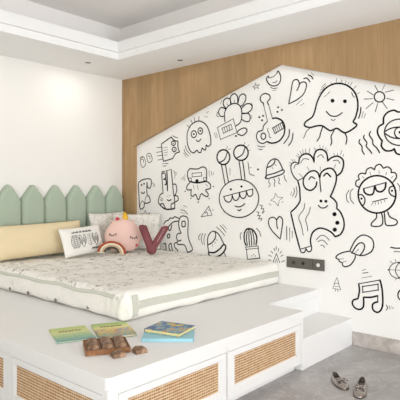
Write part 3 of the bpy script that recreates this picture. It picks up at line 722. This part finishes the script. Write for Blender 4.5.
def writing(x, z, n, gaps, h_):
    wr = []
    for k in range(n):
        if k not in gaps: wr.append([(x, z), (x + 0.004, z + h_ * (0.7 + 0.3 * (k % 3))), (x + 0.008, z), (x + 0.0135, z + h_ * 0.3)])
        x += 0.0135
    return on_cushion(pc, wr, 0.54, 0.285, 0.12, 'handwritten_line', M['thread'], 0.0022)
writing(-0.16, 0.218, 19, (6, 9), 0.014)
writing(0.05, 0.042, 9, (), 0.014)

def face_cam(p, extra=0.0):
    """yaw that turns local -Y towards the bed foot / camera side"""
    return math.atan2(-p[1], -p[0]) + math.pi / 2 + extra
# pink sleeping plush
p = on_z(122.7, 252.8, ZM + 0.001)
pk = thing('plush_cushion', 'round pink plush cushion with sleeping eyes and a yellow horn', 'plush cushion', p, (math.radians(-8), 0, face_cam(p)))
bm = bmesh.new(); sphere(bm, (0, 0, 0), (0.19, 0.095, 0.18), 40, 28)
for v_ in bm.verts:
    s_ = v_.co; s_.x *= 1 + 0.10 * (-s_.z / 0.18); s_.z += 0.176
    if s_.z < 0.02: s_.z = 0.02 + (s_.z - 0.02) * 0.3
link('body', bm, M['pink_plush'], pk, True)
def pk_surf(x, z):
    zz = (z - 0.176) / 0.18; xx = x / (0.19 * (1 - 0.10 * zz)); q = 1 - xx * xx - zz * zz
    return -0.095 * math.sqrt(max(q, 0)) - 0.002
def stitched(name, strokes, lw, m_):
    bm = bmesh.new()
    for st in strokes:
        tube(bm, [(x, pk_surf(x, z), z) for x, z in catmull(st, False, 5)], lw, 6)
    return link(name, bm, m_, pk, True)
def eye(cx, cz):
    S = [[(cx - 0.036, cz + 0.012), (cx - 0.02, cz - 0.006), (cx, cz - 0.012), (cx + 0.02, cz - 0.006), (cx + 0.036, cz + 0.012)]]
    for a in (-0.03, -0.012, 0.008, 0.028): S.append([(cx + a, cz - 0.008 + abs(a) * 0.3), (cx + a * 1.3, cz - 0.026 + abs(a) * 0.3)])
    return S
stitched('closed_eye', eye(-0.100, 0.190), 0.0030, M['thread']); stitched('closed_eye', eye(0.112, 0.158), 0.0030, M['thread'])
for x, z in ((0.140, 0.078), (-0.125, 0.10)):
    bm = bmesh.new(); sphere(bm, (x, pk_surf(x, z) + 0.002, z), (0.016, 0.006, 0.016), 14, 10); link('cheek', bm, M['red_felt'], pk, True)
bm = bmesh.new(); tube(bm, [(0.022, 0, 0.33), (0.028, 0, 0.365), (0.020, 0, 0.408), (0.014, 0, 0.425)], [0.034, 0.031, 0.021, 0.004], 14)
link('horn', bm, M['yellow_felt'], pk, True)
bm = bmesh.new()
for k in range(5): sphere(bm, (-0.055 + 0.013 * math.cos(k * 1.257), -0.035, 0.352 + 0.009 * math.sin(k * 1.257)), (0.011, 0.008, 0.009), 10, 8)
link('felt_flower', bm, M['red_felt'], pk, True)
for s_ in (-1, 1):
    bm = bmesh.new(); tube(bm, [(s_ * 0.09, 0.01, 0.315), (s_ * 0.115, 0.015, 0.335), (s_ * 0.125, 0.015, 0.345)], [0.03, 0.02, 0.004], 10, flat=0.5)
    link('ear', bm, M['pink_plush'], pk, True)
# rainbow
p = on_z(111.5, 254.3, ZM + 0.014)
rb = thing('rainbow_toy', 'small stuffed rope rainbow in rust, cream, tan and charcoal in front of the pink plush', 'rainbow toy', p, (math.radians(-16), math.radians(6), face_cam(p)))
for r_, m_, nm in ((0.130, 'rust_cord', 'rust_arch'), (0.108, 'cream_cord', 'cream_arch'), (0.088, 'tan_cord', 'tan_arch'), (0.069, 'charcoal_cord', 'charcoal_arch')):
    bm = bmesh.new(); P = [(r_ * math.cos(math.pi * k / 28), 0, 0.014 + r_ * 0.82 * math.sin(math.pi * k / 28)) for k in range(29)]
    tube(bm, P, 0.0125, 10); link(nm, bm, M[m_], rb, True)
for s_ in (-1, 1):
    bm = bmesh.new()
    for k in range(7):
        x = s_ * (0.066 + 0.011 * k); tube(bm, [(x, 0, 0.017), (x + s_ * 0.002, -0.004, 0.003)], [0.0055, 0.007], 6)
    link('tassel', bm, M['cream_cord'], rb, True)
# V letter
p = on_z(151.6, 254.4, ZM + 0.003)
vb = thing('letter_cushion', 'dusty rose velvet cushion shaped like a letter V by the mural', 'letter cushion', p, (math.radians(-12), 0, face_cam(p)))
def v_arm(x1, z1, rad):
    P = [(0.0, 0, 0.045), (x1 * 0.3, 0, 0.045 + (z1 - 0.045) * 0.3), (x1 * 0.65, 0, 0.045 + (z1 - 0.045) * 0.65), (x1, 0, z1), (x1 * 1.04, 0, z1 + 0.025)]
    P = catmull(P, False, 5); n = len(P)
    R = [rad * (1.0 if i < n - 5 else math.sqrt(max(0.03, 1 - ((i - n + 6) / 5.2) ** 2))) for i in range(n)]
    return P, R
bm = bmesh.new()
for x1, z1, rad in ((-0.088, 0.276, 0.042), (0.134, 0.264, 0.037)):
    P, R = v_arm(x1, z1, rad); tube(bm, P, R, 18)
sphere(bm, (0, 0, 0.046), (0.052, 0.046, 0.046), 22, 16)
link('body', bm, M['dusty_rose_velvet'], vb, True)
bm = bmesh.new(); tube(bm, [(-0.080 + 0.028 * math.cos(k * 0.4), -0.047, 0.245 + 0.03 * math.sin(k * 0.4)) for k in range(14)], 0.004, 6)
link('stitched_loop', bm, M['dusty_rose_velvet'], vb, True)
bm = bmesh.new()
for k in range(9): sphere(bm, (0.062 + 0.008 * k, -0.040, 0.13 + 0.015 * k), (0.003, 0.003, 0.005), 8, 6)
o = link('silver_beads', bm, M['lens'], vb, True); o['label'] = 'row of tiny white beads'

# ------------------------------------------------------------------ books
def cover_mat(name, kind):
    m_ = mat(name, 'FFFFFF', 0.35); t = NT(m_); v = t.coord('Object'); s = t.sep(v)
    g1 = t.noise(v, 30 if kind == 'blue' else 38, 4, 0.65); g2 = t.noise(v, 60, 2); w = t.math('ADD', t.math('DIVIDE', s[1], 0.24), 0.5)
    if kind == 'green':
        c = t.ramp(w, [(0.0, '6FA79B'), (0.35, 'A9C58A'), (0.65, 'D3D68A'), (1.0, 'B9C96B')])
        c = t.mix(t.math('MULTIPLY', t.ramp(g1, [(0.58, '000000'), (0.62, 'FFFFFF')]), t.ramp(w, [(0.3, 'AAAAAA'), (0.5, '000000')])), c, '4F7F7B')
    elif kind == 'yellow':
        c = t.ramp(w, [(0.0, '6D9C6B'), (0.4, 'D9B95A'), (0.7, 'D8D47C'), (1.0, '97B85A')])
        c = t.mix(t.math('MULTIPLY', t.ramp(g1, [(0.52, '000000'), (0.55, 'FFFFFF')]), t.ramp(w, [(0.5, 'FFFFFF'), (0.6, '000000')])), c, '7F8FA0')
        c = t.mix(t.math('MULTIPLY', t.ramp(g2, [(0.56, '000000'), (0.6, 'FFFFFF')]), t.ramp(w, [(0.5, 'FFFFFF'), (0.6, '000000')])), c, 'D9853B')
    elif kind == 'blue':
        c = t.ramp(g1, [(0.30, '24447C'), (0.45, '3571A8'), (0.50, '3E9CB0'), (0.555, 'D9B53E'), (0.60, 'C9542E'), (0.66, '6FA06A')], 'CONSTANT')
    else:
        c = t.ramp(g1, [(0.35, '93CBDA'), (0.62, 'A6D6DF'), (0.68, 'C7578A'), (0.72, '5FAE7A')], 'CONSTANT')
    t.color(c); M[name] = m_; return m_
cover_mat('green_cover', 'green'); cover_mat('yellow_cover', 'yellow'); cover_mat('blue_cover', 'blue'); cover_mat('aqua_cover', 'aqua')
M['aqua_edge'] = mat('aqua_card', 'A3D3DD', 0.5); M['yellow_edge'] = mat('yellow_card', 'E9DC9C', 0.5)
def book(label, c, yaw, w, d, h, z, cov, pages, title=None, tilt=0):
    """w along the spine-to-edge direction, d along the spine; spine on -X"""
    b = thing('picture_book', label, 'book', (c[0], c[1], z), (math.radians(tilt), 0, yaw))
    bm = bmesh.new(); tk = 0.0022
    box(bm, -w / 2, w / 2, -d / 2, d / 2, h - tk, h, 0.0006); box(bm, -w / 2, w / 2, -d / 2, d / 2, 0, tk, 0.0006); box(bm, -w / 2 - 0.001, -w / 2 + tk, -d / 2, d / 2, 0.0, h, 0.0006)
    link('cover', bm, M[cov], b)
    bm = bmesh.new(); box(bm, -w / 2 + tk, w / 2 - 0.004, -d / 2 + 0.003, d / 2 - 0.003, tk, h - tk); link('pages', bm, M[pages], b)
    if title:
        bm = bmesh.new(); col, y0, n, sz = title
        for k in range(n):
            x = -0.5 * n * sz + (k + 0.5) * sz; hh = sz * 1.25; y = y0 + 0.12 * sz * math.sin(k * 1.7); q = sz * 0.28
            box(bm, x - sz * 0.40, x - sz * 0.40 + q, y - hh / 2, y + hh / 2, h, h + 0.0006)
            box(bm, x + sz * 0.10, x + sz * 0.10 + q, y - hh / 2 * (1 if k % 2 else 0.3), y + hh / 2, h, h + 0.0006)
            box(bm, x - sz * 0.40, x + sz * 0.36, y + hh / 2 - q if k % 3 else y - q / 2, y + hh / 2 if k % 3 else y + q / 2, h, h + 0.0006)
        link('title_lettering', bm, M[col], b)
    return b
M['brown_ink'] = mat('brown_ink', '6A4A2E', 0.6); M['yellow_ink'] = mat('yellow_ink', 'E9CE55', 0.6)
def quad_book(pts, z, h, **kw):
    """pts in picture order: back-left, back-right, front-right, front-left on height z"""
    P = [on_z(x, y, z) for x, y in pts]
    u = ((P[1] - P[0]) + (P[2] - P[3])) / 2; v_ = ((P[0] - P[3]) + (P[1] - P[2])) / 2
    c = (P[0] + P[1] + P[2] + P[3]) / 4
    return (c.x, c.y), math.atan2(u.y, u.x), u.length, v_.length
c, yaw, w, d = quad_book([(48, 329.8), (86, 325.3), (95.8, 338.4), (57.5, 343.2)], ZP + 0.006, 0.008)
book('flat green picture book, leftmost on the deck, with a pond scene', c, yaw, w * 0.97, d * 0.97, 0.009, ZP + 0.0003, 'green_cover', 'paper', ('brown_ink', 0.055, 7, 0.019))
c, yaw, w, d = quad_book([(89, 324.5), (124.5, 321.5), (139, 333.8), (101, 338)], ZP + 0.012, 0.014)
book('picture book with yellow-green cover and orange animals, beside the green one', c, yaw, w * 0.98, d * 0.98, 0.013, ZP + 0.0003, 'yellow_cover', 'paper', ('brown_ink', 0.066, 7, 0.019))
c, yaw, w, d = quad_book([(147, 328.5), (194, 328.5), (194, 338.5), (140.5, 338.5)], ZP + 0.020, 0.022)
book('light blue board book at the bottom of the two-book stack', c, yaw, w, d, 0.019, ZP + 0.0003, 'aqua_cover', 'aqua_edge')
c, yaw, w, d = quad_book([(161, 320.8), (195.5, 325.2), (179.5, 333.8), (144.8, 328.6)], ZP + 0.040, 0.024)
book('dark blue colourful board book lying on top of the light blue one', c, yaw, w, d, 0.020, ZP + 0.0197, 'blue_cover', 'yellow_edge', ('yellow_ink', 0.055, 6, 0.018))

# ------------------------------------------------------------------ chocolate-like wooden puzzle
tc = Vector((1.695, 2.170)); tyaw = math.atan2(2.008 - 2.122, 1.722 - 1.538)
TL, TW, TH = 0.225, 0.200, 0.022
bm = bmesh.new(); box(bm, -TL / 2, TL / 2, -TW / 2, TW / 2, 0, TH, 0.002)
for s_ in (-1, 1): box(bm, -TL / 2, TL / 2, s_ * TW / 2 - 0.003, s_ * TW / 2 + 0.003, 0.001, TH + 0.006, 0.001); box(bm, s_ * TL / 2 - 0.003, s_ * TL / 2 + 0.003, -TW / 2, TW / 2, 0.001, TH + 0.006, 0.001)
tr = link('wooden_tray', bm, M['choc_wood']); tr.location = (tc.x, tc.y, ZP + 0.0003); tr.rotation_euler = (0, 0, tyaw)
tag(tr, 'brown wooden tray holding six chunky brown blocks on the white deck', 'tray')
def chunk_mesh(seed, sx, sy, sz):
    rnd = random.Random(seed); bm = bmesh.new(); j = lambda q: rnd.uniform(-q, q)
    for k, (a, b_) in enumerate(((1, 1), (1, -1), (-1, -1), (-1, 1))):
        bm.verts.new((a * sx, b_ * sy, 0))
        bm.verts.new((a * sx * (0.97 + j(.03)), b_ * sy * (0.97 + j(.03)), sz * (0.5 + j(.12))))
        bm.verts.new((a * sx * (0.55 + j(.18)), b_ * sy * (0.6 + j(.18)), sz * (0.95 + j(.12))))
    bmesh.ops.convex_hull(bm, input=bm.verts)
    loose = [v_ for v_ in bm.verts if not v_.link_faces]; bmesh.ops.delete(bm, geom=loose, context='VERTS')
    return bm
rot = Matrix.Rotation(tyaw, 2)
spots = [('at the back left of the tray', 0, 1), ('at the back middle of the tray', 1, 1), ('at the back right of the tray', 2, 1), ('at the front left of the tray', 0, 0), ('at the front middle of the tray', 1, 0), ('at the front right of the tray', 2, 0)]
for k, (where, i, j) in enumerate(spots):
    o = link('brown_block', chunk_mesh(k + 3, 0.0285, 0.0375, 0.025), M['choc'])
    q = tc + rot @ Vector(((i - 1) * 0.070, (j - 0.5) * 0.092)); o.location = (q.x, q.y, ZP + TH + 0.0006); o.rotation_euler = (0, 0, tyaw + random.uniform(-.12, .12))
    tag(o, 'chunky brown faceted block ' + where, 'block', 'brown blocks')
for k, (px, py, where) in enumerate(((118, 356.5, 'lying loose in front of the tray'), (139.5, 352.5, 'lying loose to the right of the tray'))):
    o = link('brown_block', chunk_mesh(21 + k, 0.033, 0.027, 0.033), M['choc']); q = on_z(px, py, ZP)
    o.location = (q.x, q.y, ZP + 0.0004); o.rotation_euler = (0, 0, tyaw + 0.3)
    tag(o, 'chunky brown faceted block ' + where, 'block', 'brown blocks')

# ------------------------------------------------------------------ shoes
def shoe(label, heel_px, toe_px):
    H, T = on_z(*heel_px, 0), on_z(*toe_px, 0); d = T - H; L = d.length
    s = thing('ballet_flat', label, 'shoe', ((H + T) / 2).to_tuple(), (0, 0, math.atan2(d.y, d.x)), 'silver ballet flats')
    N = 26
    def half(t_): # half width along the shoe, t 0 heel .. 1 toe
        a = 0.030 + 0.010 * math.sin(math.pi * min(1, t_ * 0.95) ** 1.4)
        e = min(1.0, math.sqrt(max(0, 1 - (1 - min(1, t_ / 0.16)) ** 2))); f = min(1.0, math.sqrt(max(0, 1 - max(0, (t_ - 0.72) / 0.28) ** 2)))
        return a * max(0.02, min(e, f))
    X = lambda t_: -L / 2 + L * t_
    bm = bmesh.new(); A, B = [], []
    ts = [0.5 - 0.5 * math.cos(math.pi * i / N) for i in range(N + 1)]
    ring_ = [(X(t_), half(t_)) for t_ in ts] + [(X(t_), -half(t_)) for t_ in ts[-2:0:-1]]
    prism(bm, [(x, y) for x, y in ring_], 'z', 0.0005, 0.007); link('sole', bm, M['sole'], s)
    # upper: side walls rise from the sole and lean in, closing into the vamp over the toes
    bm = bmesh.new(); rows = []
    K = 12
    for t_ in ts:
        w_ = half(t_) * 1.03
        open_ = t_ < 0.62
        rim = 0.054 - 0.026 * math.sin(math.pi * min(1, t_ / 0.8)) ** 0.9 if open_ else None
        top = 0.034 * math.sqrt(max(0.02, 1 - ((t_ - 0.56) / 0.45) ** 2)) if t_ > 0.56 else 0.034
        if open_: top = rim
        cut = 1.0 if not open_ else (0.30 if t_ > 0.56 else 0.22)
        r = []
        for k in range(2 * K + 1):
            a = k / K - 1                # -1 .. 1
            if open_:
                sgn = -1 if a < 0 else 1; q = 1 - abs(a) if abs(a) < 1 else 0   # 0 at sole edge .. 1 at rim
                q = abs(abs(a) - 1)
                y = sgn * w_ * (1 - (0.42 + 0.06 * min(1, t_ / 0.3)) * q ** 1.5) if k != K else 0
                z = 0.007 + (top - 0.007) * q
                r.append((X(t_), y, z, k))
            else:
                ph = math.pi * (1 - (a + 1) / 2); y = w_ * math.cos(math.pi - ph) ; z = 0.007 + (top - 0.004) * math.sin(ph) ** 0.8
                r.append((X(t_), -w_ * math.cos((a + 1) / 2 * math.pi), z, k))
        rows.append((open_, [bm.verts.new((x, y, z)) for x, y, z, k in r]))
    for (oa, ra), (ob, rb_) in zip(rows, rows[1:]):
        for k in range(2 * K):
            if oa and k in (K - 1, K): continue
            bm.faces.new([ra[k], ra[k + 1], rb_[k + 1], rb_[k]])
    bmesh.ops.delete(bm, geom=[v_ for v_ in bm.verts if not v_.link_faces], context='VERTS')
    o = link('upper', bm, M['silver'], s, True)
    md = o.modifiers.new('thickness', 'SOLIDIFY'); md.thickness = 0.002; md.offset = -1
    bm = bmesh.new(); prism(bm, [(x * 0.96, y * 0.9) for x, y in ring_], 'z', 0.0072, 0.0095); o = link('insole', bm, M['silver_lining'], s)
    xb = X(0.66); bow = thing('bow', None, None); bow.parent = s; bow.location = (0, 0, 0)
    bm = bmesh.new()
    for sg in (-1, 1):
        P = catmull([(xb, 0, 0.040), (xb + 0.014, sg * 0.016, 0.047), (xb + 0.009, sg * 0.035, 0.040), (xb - 0.012, sg * 0.033, 0.041), (xb - 0.010, sg * 0.014, 0.048)], True, 4)
        tube(bm, P, 0.0042, 8, True)
        tube(bm, [(xb, 0, 0.041), (xb + 0.016, sg * 0.008, 0.038), (xb + 0.030, sg * 0.014, 0.030)], 0.0032, 6)
    sphere(bm, (xb, 0, 0.044), (0.008, 0.007, 0.007), 10, 8)
    for sg in (-1, 1): sphere(bm, (xb + 0.001, sg * 0.018, 0.0435), (0.009, 0.011, 0.0055), 12, 8, mi=1)
    bpy.data.objects.remove(bow); link('bow', bm, [M['silver'], M['sole']], s, True)
    return s
shoe('silver ballet flat with a bow, the left one of the pair on the floor', (334.0, 378.5), (346.0, 390.5))
shoe('silver ballet flat with a bow, the right one of the pair on the floor', (362.5, 384.0), (358.5, 399.0))

# ------------------------------------------------------------------ outlets and downlights
def plate(name, label, cat, y0, y1, parts_):
    z0, z1 = 0.572, 0.668
    o = thing(name, label, cat, (AD, (y0 + y1) / 2, (z0 + z1) / 2)); h_ = (y1 - y0) / 2; v_ = (z1 - z0) / 2
    link('face_plate', box(bmesh.new(), -0.012, -0.0005, -h_, h_, -v_, v_, 0.002), M['outlet'], o)
    for nm, yc, r, m_ in parts_:
        bm = bmesh.new(); bmesh.ops.create_cone(bm, cap_ends=True, segments=24, radius1=r, radius2=r, depth=0.004, matrix=Matrix.Translation((-0.0145, yc, 0)) @ Matrix.Rotation(math.pi / 2, 4, 'Y'))
        link(nm, bm, m_, o)
plate('power_outlet', 'long dark grey double socket plate on the mural wall above the platform', 'outlet', 2.178, 2.434, [('socket', -0.040, 0.013, M['black']), ('socket', 0.055, 0.017, M['dark_socket'])])
plate('light_switch', 'square dark switch plate with a white dot, right of the long socket plate', 'switch', 2.064, 2.174, [('push_button', 0.0, 0.016, M['lens'])])
def downlight_fill_lamp(x, y, power):
    l = bpy.data.lights.new('downlight_fill_lamp', 'AREA'); l.shape = 'DISK'; l.size = 0.10; l.energy = power; l.color = (1.0, 0.95, 0.90)
    o_ = bpy.data.objects.new('downlight_fill_lamp', l); COL.objects.link(o_); o_.location = (x, y, SOF - 0.012)
for x, y, w_ in ((0.75, 4.279, 1.3), (1.93, 4.279, 1.3), (3.662, 2.30, 0.35)): downlight_fill_lamp(x, y, w_)   # unseen lamps added along the slot rows to even out the light
for (x, y), where in (((3.113, 4.279), 'near the plain cream wall'), ((3.662, 3.510), 'above the oak wall')):
    o = thing('ceiling_downlight', 'tiny black slot downlight in the ceiling border ' + where, 'downlight', (x, y, SOF))
    downlight_fill_lamp(x, y, 1.6 if y > 4 else 0.3)
    L_, W_ = (0.024, 0.011)
    r_ = math.radians(-41)
    o.rotation_euler = (0, 0, r_)
    bm = bmesh.new()
    for a in ((-L_, L_, -W_, -W_ + 0.004), (-L_, L_, W_ - 0.004, W_), (-L_, -L_ + 0.004, -W_, W_), (L_ - 0.004, L_, -W_, W_)): box(bm, *a, -0.006, 0.0)
    link('trim_frame', bm, M['outlet'], o); link('lens', box(bmesh.new(), -L_ + 0.004, L_ - 0.004, -W_ + 0.004, W_ - 0.004, -0.003, 0.0), M['black'], o)
